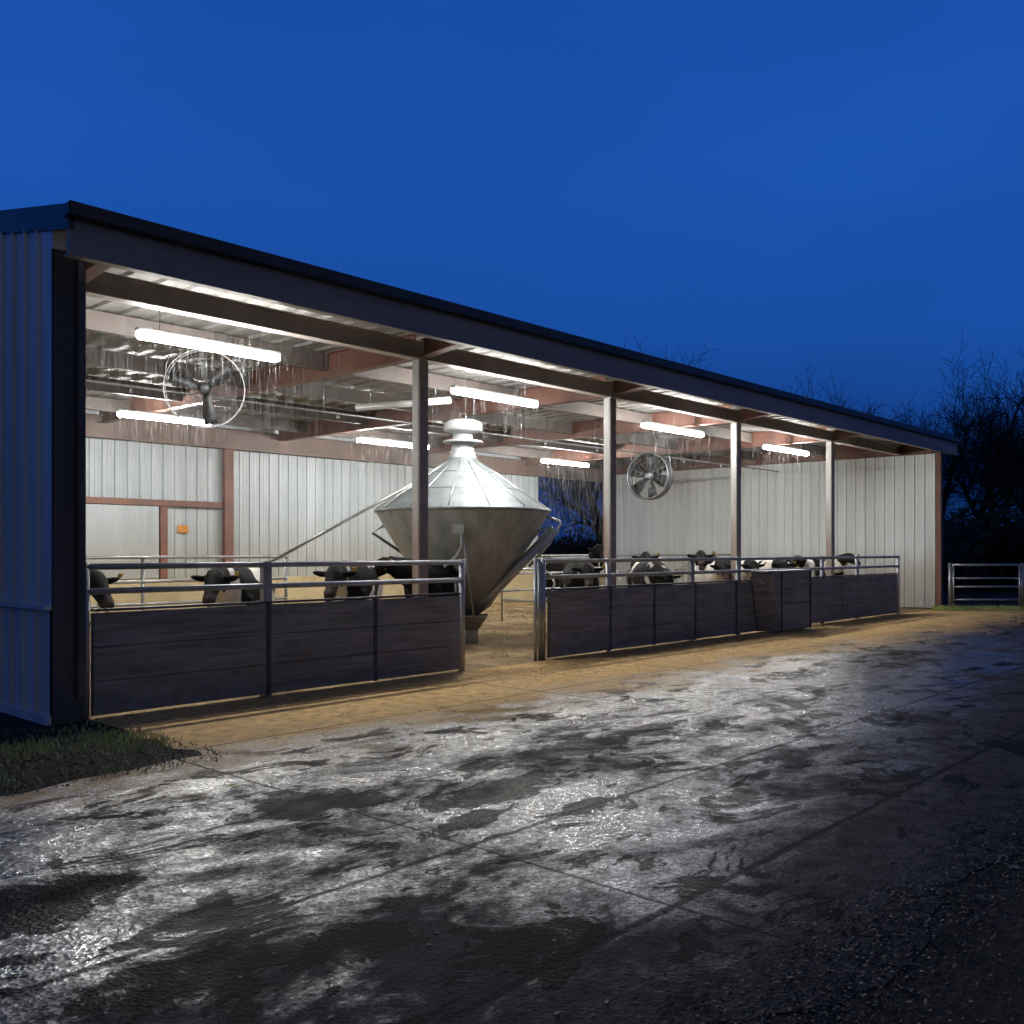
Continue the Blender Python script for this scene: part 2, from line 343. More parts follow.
# walls: inner liner and outer skin
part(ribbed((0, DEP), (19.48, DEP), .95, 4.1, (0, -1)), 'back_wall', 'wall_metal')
part(ribbed((LEN, DEP), (LEN, .05), 0.02, 4.36, (-1, 0)), 'end_wall', 'wall_metal_brightened')
part(ribbed((-.30, -.02), (-.30, DEP + .1), 1.09, 0, (-1, 0), .3, .03, lambda u: roof_z(u - .02) - .2), 'side_wall', 'outer_metal')
wl = ribbed((-.315, -.02), (-.315, DEP + .1), .08, 1.06, (-1, 0), .3, .03)
wl.box((-.37, -.03, 1.055), (-.302, DEP + .1, 1.095)); wl.box((-.35, -.03, -.02), (-.305, DEP + .1, .08)); part(wl, 'wainscot', 'outer_metal')
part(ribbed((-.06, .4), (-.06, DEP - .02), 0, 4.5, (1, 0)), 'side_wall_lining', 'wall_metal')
o_ = MB(); o_.box((0, DEP + .06, 0), (19.48, DEP + .09, 4.70)); o_.box((LEN + .06, .02, 0), (LEN + .09, DEP + .09, 4.70)); part(o_, 'outer_skin', 'outer_metal')
gb = MB(); gb.add([(LEN + .075, -.2, 4.66), (LEN + .075, DEP + .1, 4.66), (LEN + .075, RIDGE_Y, roof_z(RIDGE_Y) - .08)], [(0, 1, 2)]); part(gb, 'gable_panel', 'outer_metal')
# tan stained push wall along the back
kb = MB(); kb.box((.05, DEP - .28, 0), (LEN - .03, DEP - .04, .97), .02); part(kb, 'push_wall', 'kerb')
# front corner jamb, downpipe and frieze
jb = MB(); jb.box((-.295, -.035, -.02), (-.01, .38, 4.385), .006); part(jb, 'corner_jamb', 'jamb')
fr = MB(); fr.box((-.302, -.05, 4.39), (.02, .36, 4.64)); part(fr, 'corner_panel', 'outer_metal')
dp = MB(); dp.box((-.085, -.075, .22), (-.005, -.037, 4.32), .008); part(dp, 'downpipe', 'frame_dark')
ej = MB(); ej.box((LEN - .03, -.10, 0), (LEN + .12, .045, 4.34), .006); part(ej, 'corner_column', 'primer')
# fascia, gutter, verge
fa = MB(); fa.box((-.32, -.45, 4.245), (LEN + .24, -.405, 4.57)); fa.box((-.32, -.405, 4.245), (LEN + .24, -.34, 4.262)); part(fa, 'fascia', 'trim')
gt = MB(); gt.box((-.35, -.53, 4.573), (LEN + .28, -.39, 4.705), .012); part(gt, 'gutter', 'gutter')
for xs in (-.325, LEN + .22):
    vg = MB(); poly = [(y, roof_z(y) + .02) for y in (-.455, RIDGE_Y, 2 * RIDGE_Y + .455)]
    vs = [(x, y, z + dz) for x in (xs, xs + .05) for dz in (-.23, 0) for y, z in poly]
    vg.add(vs, [(0, 1, 4, 3), (1, 2, 5, 4), (6, 9, 10, 7), (7, 10, 11, 8), (0, 6, 7, 1), (1, 7, 8, 2), (3, 4, 10, 9), (4, 5, 11, 10), (0, 3, 9, 6), (2, 8, 11, 5)])
    part(vg, 'verge_trim', 'gutter')
rf = MB()
for y0, y1 in ((-.44, RIDGE_Y), (RIDGE_Y, 2 * RIDGE_Y + .5)):
    n = 80
    for i in range(n):
        w = (LEN + .58) / n; x0 = -.31 + i * w
        pr = [(x0, 0), (x0 + w * .75, 0), (x0 + w * .8, .03), (x0 + w * .92, .03), (x0 + w, 0)]
        for (xa, ha), (xb, hb) in zip(pr, pr[1:]):
            rf.add([(xa, y0, roof_z(y0) + .004 + ha), (xb, y0, roof_z(y0) + .004 + hb), (xb, y1, roof_z(y1) + .004 + hb), (xa, y1, roof_z(y1) + .004 + ha)], [(0, 1, 2, 3)])
part(rf, 'roof', 'roof_metal')
# ceiling liner with ribs across the building
cl = MB(); n = 62; w = (LEN + .6) / n
for i in range(n):
    x0 = -.3 + i * w; pr = [(x0, 0), (x0 + w * .55, 0), (x0 + w * .62, .035), (x0 + w * .92, .035), (x0 + w, 0)]
    for (xa, ha), (xb, hb) in zip(pr, pr[1:]): cl.add([(xa, -.40, 4.635 - ha), (xb, -.40, 4.635 - hb), (xb, .35, 4.755 - hb), (xa, .35, 4.755 - ha), (xb, DEP, 4.755 - hb), (xa, DEP, 4.755 - ha)], [(0, 1, 2, 3), (3, 2, 4, 5)])
part(cl, 'ceiling_lining', 'ceiling')
# frames
FR = [.28, 5.18, 9.68, 14.13, 18.80]
PY = 1.0
for i, fx in enumerate(FR + [23.3]):
    if 0 < i < 5:
        p = MB(); p.box((fx - .095, PY - .075, 0), (fx + .095, PY + .075, 4.305), .012); p.box((fx - .15, PY - .13, 0), (fx + .15, PY + .13, .025))
        part(p, 'column', 'post')
    part(ibeam((fx, PY + .10), (fx, DEP - .05), 4.335, 4.70, .16), 'rafter', 'primer')
    part(ibeam((fx, PY - .085), (fx, -.39), 4.335, 4.59, .15, 4.46), 'cantilever_arm', 'primer')
part(ibeam((.02, PY), (LEN - .05, PY), 4.31, 4.56, .17), 'header_beam', 'header_steel')
for y in (3.15, 5.45, 7.75, 10.0):
    m_ = MB(); m_.box((.0, y - .035, 4.44), (LEN - .06, y + .035, 4.69)); m_.box((.0, y + .035, 4.44), (LEN - .06, y + .085, 4.452))
    part(m_, 'purlin', 'dull_steel')
part(ibeam((.02, DEP - .16), (LEN - .06, DEP - .16), 4.02, 4.50, .18), 'eave_beam', 'brown_steel')
part(ibeam((LEN - .12, .1), (LEN - .12, DEP - .3), 4.30, 4.655, .15), 'end_rafter', 'primer')
# back wall framing: one wide column, door frame of girts, jamb of the rear opening
def backx(px): 
    r = (px - 512) / FPX; return (12.4 + r * 16.63) / (.675 - r * .738)
bc = MB(); bc.box((backx(221), DEP - .18, 0), (backx(230), DEP - .05, 4.02), .01); part(bc, 'wall_column', 'primer')
g1 = MB(); g1.box((.05, DEP - .12, 2.615), (backx(221) - .01, DEP - .04, 2.755), .006); part(g1, 'wall_girt', 'primer')
g2 = MB(); g2.box((backx(158), DEP - .13, .98), (backx(165), DEP - .045, 2.61), .006); part(g2, 'door_post', 'primer')
g3 = MB(); g3.box((LEN - .22, DEP - .1, .98), (LEN - .04, DEP + .12, 4.02)); part(g3, 'opening_jamb', 'primer')
g4 = MB(); g4.box((19.46, DEP - .07, .98), (19.56, DEP + .12, 4.02)); part(g4, 'opening_jamb', 'wall_metal')
g5 = MB(); g5.box((19.57, DEP - .02, .97), (LEN - .23, DEP + .05, 1.03)); part(g5, 'opening_sill', 'wall_metal')
sd = MB(); dx0, dx1 = .3, backx(158) - .03
sd.box((dx0, DEP - .10, .99), (dx1, DEP - .055, 2.60)); part(sd, 'door_leaf', 'wall_metal')
# notice on the wall
ns = MB(); sx = backx(182); ns.box((sx - .13, DEP - .06, 2.02), (sx + .13, DEP - .048, 2.19), .003)
nsn = tag(ns.build('notice_sign', M['orange']), 'small orange notice fixed to the pale back wall beside the brown door post', 'sign')

# ------------------------------------------------------------------ lamps
def ends(px0, px1, y):
    o = []
    for px in (px0, px1):
        r = (px - 512) / FPX; o.append((4.06 + .738 * y + r * (9 + .675 * y)) / (.675 - r * .738))
    return o
LY = [(138, 278, 1.72, 'strip light in the front row, leftmost and closest to the viewer'),
      (453, 536, 1.80, 'strip light in the front row hanging above the metal feed bin'),
      (643, 702, 1.94, 'strip light in the front row above the dark bladed fan'),
      (765, 807, 2.05, 'strip light in the front row nearest the right end wall'),
      (118, 210, 8.25, 'strip light in the back row at left, seen below the wire caged fan'),
      (358, 428, 8.25, 'strip light in the back row, partly hidden by the first free standing column'),
      (542, 588, 8.40, 'strip light in the back row above the blue rear opening')]
lamps = []
lamp0 = None
for a, b, y, lab in LY:
    x0, x1 = ends(a, b, y); L = x1 - x0; zc = 4.15
    t_ = thing('strip_light', 'lit ' + lab, 'light', ((x0 + x1) / 2, y, zc), 0, 'lit strip lights under the barn ceiling')
    h = MB(); h.box((-L / 2 - .02, -.05, .035), (L / 2 + .02, .05, .085), .01); h.build('housing', M['white_paint'], t_)
    d = MB(); d.box((-L / 2, -.062, -.045), (L / 2, .062, .033), .02); d.build('diffuser', M['tube'], t_)
    for sg in (-1, 1):
        k = MB(); k.tube([(sg * L * .36, 0, .085), (sg * L * .36, 0, .53)], .006, 6); k.build('hanger', M['galv'], t_)
    lamps.append((x0, x1, y))
pA, pB = spot(357, 17.3, 4.21), spot(450, 16.5, 4.22)
ut = thing('tube_light', 'unlit white tube fitting under the ceiling left of the metal feed bin', 'light', pA)
u = MB(); u.tube([(0, 0, 0), pB - pA], .062, 12); u.build('casing', M['white_paint'], ut)
for f_ in (.15, .85):
    q = (pB - pA) * f_; k = MB(); k.tube([q + Vector((0, 0, .05)), q + Vector((0, 0, .47))], .006, 6); k.build('hanger', M['galv'], ut)
# water line
wlq = thing('water_pipe', 'thin galvanised water pipe running the length of the ceiling', 'pipe', (0, 4.65, 4.05))
q = MB(); q.tube([(.1, 0, 0), (LEN - .2, 0, 0)], .02, 8); q.build('pipe', M['galv'], wlq)
for i in range(9):
    k = MB(); k.tube([(1 + i * 2.6, 0, .02), (1 + i * 2.6, 0, .62)], .006, 6); k.build('hanger', M['galv'], wlq)
for i in range(12):
    k = MB(); k.tube([(.8 + i * 1.9, 0, -.02), (.8 + i * 1.9, 0, -.09)], [.018, .03], 8); k.build('nozzle', M['galv'], wlq)

# ------------------------------------------------------------------ fans
def fan(label, loc, rz, rad, tilt, nb, shroud, blade):
    f = thing('barn_fan', label, 'fan', loc, rz, 'ceiling hung barn fans')
    ct = Matrix.Rotation(tilt, 4, 'Y')
    def P(x, y, z): return ct @ Vector((x, y, z))
    def ring(r, x, tk=.007, n=48): return [P(x, r * math.cos(2 * math.pi * i / n), r * math.sin(2 * math.pi * i / n)) for i in range(n + 1)]
    if shroud:
        s = MB(); N = 48; vs = []; fs = []
        for i in range(N):
            a = 2 * math.pi * i / N
            for x, rr in ((-.13, rad * 1.02), (0, rad * .965), (.13, rad), (.13, rad * 1.012), (-.13, rad * 1.035)): vs.append(P(x, rr * math.cos(a), rr * math.sin(a)))
        for i in range(N):
            k = (i + 1) % N
            for q in range(5): fs.append((i * 5 + q, k * 5 + q, k * 5 + (q + 1) % 5, i * 5 + (q + 1) % 5))
        s.add(vs, fs, True); s.build('shroud', M['frame_dark'], f)
    g = MB()
    for x in (-.135, .135):
        if shroud: g.tube(ring(rad * .98, x), .011, 6, False)
        for rr in (.3, .55, .78): g.tube(ring(rad * rr, x * 1.25), .0028, 4, False)
        for i in range(16):
            a = 2 * math.pi * i / 16; g.tube([P(x * 1.35, .1 * math.cos(a), .1 * math.sin(a)), P(x * 1.25, rad * .6 * math.cos(a), rad * .6 * math.sin(a)), P(x, rad * math.cos(a), rad * math.sin(a))], .0026, 4)
    if not shroud:
        for i in range(8):
            a = 2 * math.pi * i / 8; g.tube([P(-.135, rad * math.cos(a), rad * math.sin(a)), P(.135, rad * math.cos(a), rad * math.sin(a))], .006, 5)
    g.build('guard', M['galv' if shroud else 'frame_dark'], f)
    if not shroud:
        for x in (-.135, .135):
            g = MB(); g.tube(ring(rad, x), .006, 6, False); g.build('rim', M['rail_steel'], f)
    for i in range(nb):
        a = 2 * math.pi * i / nb + .35; b = MB(); vs = []; n = 7
        for k in range(n):
            r = rad * (.10 + .82 * k / (n - 1)); wd = rad * (.10 + (.20 if shroud else .09) * math.sin(min(1, k / 4) * 1.45)); tw = .75 - .35 * k / (n - 1)
            for sg in (-1, 1):
                off = sg * wd * math.cos(tw); ca, sa = math.cos(a), math.sin(a)
                vs.append(P(sg * wd * math.sin(tw) * .6, r * ca - off * sa, r * sa + off * ca))
        b.add(vs, [(2 * k, 2 * k + 1, 2 * k + 3, 2 * k + 2) for k in range(n - 1)], True)
        ob = b.build('blade', M[blade], f); sm = ob.modifiers.new('thick', 'SOLIDIFY'); sm.thickness = .006
    h = MB(); h.tube([P(-.12, 0, 0), P(-.10, 0, 0), P(.10, 0, 0), P(.12, 0, 0)], [.05, .085, .085, .05], 16); h.build('hub', M['galv' if shroud else 'fan_blade'], f)
    mt = MB(); mt.tube([P(.12, 0, 0), P(.40, 0, 0), P(.44, 0, 0)], [.095, .095, .06] if shroud else [.06, .06, .04], 16); mt.build('motor', M['frame_dark'], f)
    k = MB(); top = 4.66 - loc[2]
    for y in (-.3, .3):
        kk = MB(); kk.tube([P(.0, rad * y * 3.2, rad * .28), (0, rad * y * 3.2, rad * .6), (0, rad * y * 2.2, top)], .006, 6); kk.build('bracket', M['galv'], f)
    k.tube([P(.25, 0, .09), (.25, 0, top)], .015, 6); k.build('bracket', M['galv'], f)
    return f
fp = spot(205, 13.5, 3.90)
fan('large fan in an open wire cage without a rim, hung in the leftmost bay', fp, math.atan2(FWD.y, FWD.x) + .25, .545, -.12, 3, False, 'fan_blade')
fp = spot(650, 22.6, 3.38)
fan('round fan with dark blades in a pale rim, hung right of the second column', fp, 0.0 + .1, .55, 0.05, 6, True, 'fan_blade')

# ------------------------------------------------------------------ feed bin (local x = to the right in the photograph, y = away)
bpos = spot(463, 17.0, 0)
bin_ = thing('feed_bin', 'galvanised double cone feed bin with a capped neck standing in the barn', 'feed bin', bpos, math.atan2(LAT.y, LAT.x))
S = 17.0 / FPX
def L(px, py): return ((px - 463) * S, 1.6 + (HOR - py) * S)
uc = MB(); uc.lathe([(.215, 3.30), (.235, 3.27), (.30, 3.19), (.62, 2.985), (1.0, 2.715), (1.535, 2.352), (1.555, 2.335)], 64)
uc.build('upper_cone', M['bin_metal'], bin_)
rm = MB(); rm.lathe([(1.555, 2.335), (1.575, 2.33), (1.575, 2.285), (1.548, 2.278)], 64); rm.build('rim', M['bin_metal'], bin_)
lc = MB(); lc.lathe([(1.548, 2.28), (1.26, 1.80), (.97, 1.36), (.50, .62), (.34, .50), (.0, .49)], 64); lc.build('lower_cone', M['bin_metal_brightened'], bin_)
seam = MB()
def ringtube(r, z, tk, n=64): return [(r * math.cos(2 * math.pi * i / n), r * math.sin(2 * math.pi * i / n), z) for i in range(n + 1)]
for i in range(14):
    a = 2 * math.pi * i / 14 + .12
    seam.tube([(r * math.cos(a), r * math.sin(a), z + .004) for r, z in ((.30, 3.19), (.62, 2.985), (1.0, 2.715), (1.54, 2.35))], .011, 5)
for r, z in ((.62, 2.987), (1.06, 2.675)): seam.tube(ringtube(r, z, 0), .010, 5, False)
for r, z in ((1.012, 1.425),): seam.tube(ringtube(r, z, 0), .012, 5, False)
seam.build('seam', M['galv'], bin_)
nk = MB(); nk.lathe([(.19, 3.70), (.175, 3.69), (.172, 3.55), (.20, 3.50), (.205, 3.36), (.225, 3.31), (.25, 3.262)], 32); nk.build('neck', M['white_cap'], bin_)
cp_ = MB(); cp_.lathe([(0, 3.95), (.20, 3.945), (.33, 3.90), (.348, 3.88), (.348, 3.755), (.33, 3.735), (.17, 3.69), (.0, 3.69)], 40); cp_.build('cap', M['white_cap'], bin_)
fl = MB(); fl.tube(ringtube(.335, 3.545, 0, 40), .022, 8, False); fl.lathe([(.20, 3.575), (.335, 3.552), (.335, 3.538), (.2, 3.525)], 40); fl.build('collar', M['white_cap'], bin_)
le = MB(); le.tube([(-.05, 0, 3.94), (-.05, 0, 4.06), (.05, 0, 4.06), (.05, 0, 3.94)], .011, 6); le.build('lifting_eye', M['galv'], bin_)
# inclined auger with ladder at right
ax, az = L(474, 612); bx, bz = L(553, 530)
au = MB(); au.tube([(ax, -.42, az), (bx, -.30, bz)], .088, 14); au.build('auger_tube', M['galv'], bin_)
ld = MB()
for off in (-.16, .16):
    ld.tube([(ax + .22, -.42 + off, az + .52), (bx - .18, -.30 + off, bz + .02)], .016, 6)
for i in range(8):
    f_ = .08 + i * .12; c = Vector((ax + .22, -.42, az + .52)).lerp(Vector((bx - .18, -.30, bz + .02)), f_); ld.tube([c + Vector((0, -.16, 0)), c + Vector((0, .16, 0))], .013, 6)
ld.build('ladder', M['galv'], bin_)
sp_ = MB(); (x1, z1), (x2, z2), (x3, z3) = L(549, 517), L(560, 523), L(548, 545)
sp_.tube([(x1 - .05, -.25, z1), (x2 - .03, -.3, z2 + .03), (x2, -.3, z2 - .04), (x3, -.3, z3), (x3 - .35, -.34, z3 - .38)], .026, 8)
(x1, z1), (x2, z2) = L(530, 535), L(552, 528); sp_.tube([(x1, -.35, z1), ((x1 + x2) / 2, -.36, z2 - .02), (x2, -.3, z2)], .014, 6)
sp_.build('spout_pipe', M['galv'], bin_)
bt = MB()
hx, hz = L(473, 613)
for (zz, hw) in ((0, 0),): pass
vs = []
for zz, hw in ((hz, .27), (hz - .02, .27), (.22, .11), (.0, .11)):
    vs += [(hx - hw, -.42 - hw, zz), (hx + hw, -.42 - hw, zz), (hx + hw, -.42 + hw, zz), (hx - hw, -.42 + hw, zz)]
bt.add(vs, [(i * 4 + q, i * 4 + (q + 1) % 4, i * 4 + 4 + (q + 1) % 4, i * 4 + 4 + q) for i in range(3) for q in range(4)])
bt.build('boot', M['galv'], bin_)
lg = MB()
for (x, y) in ((-.72, .12), (.10, 1.18), (-.3, 1.1)):
    lg = MB(); rr = math.hypot(x, y); zt = .62 + (rr - .5) / 1.05 * 1.66; lg.tube([(x, y, 0), (x, y, max(.9, zt) - .02)], .05, 10); lg.build('leg', M['galv'], bin_)
st = MB(); pts = [L(387, 524), L(373, 533), L(407, 556)]; st.tube([(x, -.05, z) for x, z in pts], .026, 8); st.build('strut', M['frame_dark'], bin_)
ft = MB(); (x1, z1), (x2, z2) = L(413, 484), L(272, 562); ft.tube([(x1, -.1, z1), (x2, -.1, z2)], .026, 8); ft.tube([(x2, -.1, z2 + .01), (x2 - .02, -.1, .0)], .024, 8); ft.build('filling_pipe', M['galv'], bin_)
# gauge box on its bent pipe in front of the bin
gx, gz = L(463, 531)
gg = MB(); gg.box((gx - .095, -1.47, gz - .075), (gx + .095, -1.40, gz + .075), .006); gg.build('gauge_box', M['white_cap'], bin_)
gp = MB(); gp.tube([(x, y, z) for (x, z), y in zip([L(466, 535), L(466, 547), L(461, 556), L(446, 569), L(428, 578), L(421, 583)], [-1.43] * 6)], .026, 8)
gp.tube([(x, y, z) for (x, z), y in zip([L(455, 562), L(436, 567), L(424, 575)], [-1.43] * 3)], .014, 6)
gp.build('gauge_pipe', M['white_cap'], bin_)
gr = MB(); (x1, z1), (x2, z2) = L(467, 536), L(475, 612); gr.tube([(x1, -1.40, z1), (x2, -.75, z2)], .020, 8); gr.build('stay_rod', M['white_cap'], bin_)

# ------------------------------------------------------------------ fences
def fence(label, x_posts, x_seams, thick, name='feed_fence', y=0.0, rails=(1.45, 1.215), top=1.02, doubles=()):
    f = thing(name, label, 'fence', (x_posts[0], y, 0)); o = x_posts[0]
    for i, x in enumerate(x_posts):
        p = MB(); w = .042 if i not in thick else .055
        if i in thick: p.box((x - o - .05, -.05, 0), (x - o + .05, .05, 1.485), .01)
        else: p.tube([(x - o, 0, 0), (x - o, 0, 1.49)], w, 12)
        p.build('post', M['rail_steel'] if i not in doubles else M['galv'], f)
    for z in rails:
        r = MB(); r.tube([(0, -.012, z), (x_posts[-1] - o, -.012, z)], .032, 10); r.build('rail', M['rail_steel'], f)
    for a, b in zip(x_seams, x_seams[1:]):
        q = MB(); hgt = (top - .04) / 3
        q.box((a - o + .02, -.030, .03), (b - o - .02, -.008, top - .01))
        for k in range(3):
            z0 = .03 + k * hgt; jit = rnd.uniform(-.004, .004)
            q.box((a - o + .028, -.054 + jit, z0 + .003), (b - o - .028, -.026 + jit, z0 + hgt - .003), .005)
        q.build('plank_panel', M['plank'], f)
    for x in x_seams[1:-1]:
        s = MB(); s.box((x - o - .026, -.062, .02), (x - o + .026, -.008, top + .01), .005); s.build('upright', M['frame_dark'], f)
    c = MB(); c.box((x_seams[0] - o + .02, -.066, top + .003), (x_seams[-1] - o - .02, .004, top + .028), .005); c.build('cap_rail', M['frame_dark'], f)
    return f
xl = [ends(p, p, 0)[0] for p in (85, 266, 462)]
f1 = fence('left feed fence of three charcoal plank panels under two rails, nearest the viewer', xl, [xl[0] + .03] + [ends(p, p, 0)[0] for p in (266, 373, 459)], {1})
b_ = MB(); 
for a in (xl[2] - .12,): b_.tube([(a - xl[0], -.01, 1.215), (a - xl[0], -.01, 1.02)], .018, 8)
b_.build('bracket', M['galv'], f1)
xr = [ends(p, p, 0)[0] for p in (543, 608, 691, 738, 822, 857, 898)]
f2 = fence('far right feed fence of dark panels and two steel rails, right of the gap', xr, [ends(p, p, 0)[0] for p in (546, 608, 652, 693, 734, 764)], {2}, doubles=(0,))
o = xr[0]
sx_ = [ends(p, p, 0)[0] for p in (806, 840, 868, 896)]
for a, b in zip(sx_, sx_[1:]):
    q = MB(); hgt = .326; q.box((a - o + .015, -.030, .042), (b - o - .015, -.008, 1.0))
    for k in range(3): q.box((a - o + .02, -.054, .04 + k * hgt + .003), (b - o - .02, -.026, .04 + (k + 1) * hgt - .003), .005)
    q.build('plank_panel', M['plank'], f2)
c = MB(); c.box((sx_[0] - o, -.066, 1.023), (sx_[-1] - o, .004, 1.05), .005); c.build('cap_rail', M['frame_dark'], f2)
for k_, px in enumerate((535.5, 539.8)):
    d = MB(); x = ends(px, px, 0)[0] - o; d.tube([(x, -.0, 0), (x, 0, 1.50 if k_ == 0 else 1.46)], .028, 12); d.build('post', M['galv'], f2)
d = MB(); x = ends(536, 536, 0)[0] - o; d.tube([(x, 0, 1.47), (x + .9, .35, 1.48), (x + 2.2, .75, 1.49)], .024, 8); d.build('rail', M['galv'], f2)
# pen divider inside
def divider(label, x0, x1, y):
    f = thing('pen_rail', label, 'railing', (x0, y, 0)); n = max(2, round((x1 - x0) / 2.3))
    for i in range(n + 1):
        p = MB(); x = (x1 - x0) * i / n; p.tube([(x, 0, 0), (x, 0, 1.5)], .03, 10); p.build('post', M['galv'], f)
    for z in (1.49, 1.08, .7):
        r = MB(); r.tube([(0, -.035, z), (x1 - x0, -.035, z)], .026, 8); r.build('rail', M['galv'], f)
    for i in range(n):
        x = (x1 - x0) * (i + .5) / n; l = MB()
        l.tube([(x, 0, 0), (x, 0, .9), (x + .0, -.1, 1.12), (x, -.3, 1.2), (x, -1.2, 1.2), (x, -1.45, 1.1), (x, -1.55, .9), (x, -1.45, .62), (x, -1.2, .5), (x, -.04, .5)], .025, 8); l.build('stall_loop', M['galv'], f)
    return f
divider('galvanised pen railing with curved stall loops behind the left cows', .9, 6.6, 6.4)
divider('galvanised pen railing with curved stall loops behind the right cows', 10.6, 22.6, 5.6)
# feeder cupboard that stands proud of the right fence
x0, x1 = ends(768, 768, -.3)[0], ends(806, 806, -.3)[0]
fd = thing('hay_feeder', 'tall dark plank feeder box standing proud of the right fence', 'feeder', (x0, 0, 0)); w = x1 - x0
q = MB()
vs = [(-.0, -.08, .03), (.28, -.42, .03), (w, -.42, .03), (w, -.08, .03), (-.25, -.08, 1.19), (-.05, -.42, 1.19), (w, -.42, 1.19), (w, -.08, 1.19)]
q.add(vs, [(3, 2, 1, 0), (4, 5, 6, 7), (0, 1, 5, 4), (1, 2, 6, 5), (2, 3, 7, 6), (3, 0, 4, 7)]); q.build('body', M['plank'], fd)
q = MB(); q.box((-.27, -.44, 1.193), (w + .01, -.06, 1.222), .005); q.build('lid', M['galv'], fd)
for xx in (.30, w * .98 - .04):
    q = MB(); q.box((xx, -.436, .03), (xx + .05, -.422, 1.185)); q.build('batten', M['frame_dark'], fd)
q = MB(); q.box((.35, -.432, .55), (w * .98 - .04, -.4225, .575)); q.build('batten', M['frame_dark'], fd)

# field gate at right
gpos = spot(950, 25.8, 0)
gt_ = thing('field_gate', 'galvanised five bar field gate between two posts at the right of the barn', 'gate', gpos, math.atan2(LAT.y, LAT.x))
wg = (1022 - 950) * 25.8 / FPX
for x in (0, wg):
    p = MB(); p.tube([(x, 0, 0), (x, 0, 1.27)], .045, 10); p.build('post', M['galv'], gt_)
for z in (1.22, .86, .63, .28, .05):
    r = MB(); r.tube([(.05, 0, z), (wg - .05, 0, z)], .026 if z < 1.2 else .032, 8); r.build('bar', M['galv'], gt_)
r = MB(); r.tube([(.08, -.03, .05), (.08, -.03, 1.22)], .025, 8); r.build('end_bar', M['galv'], gt_)
r = MB(); r.tube([(wg - .08, -.03, .05), (wg - .08, -.03, 1.22)], .025, 8); r.build('end_bar', M['galv'], gt_)

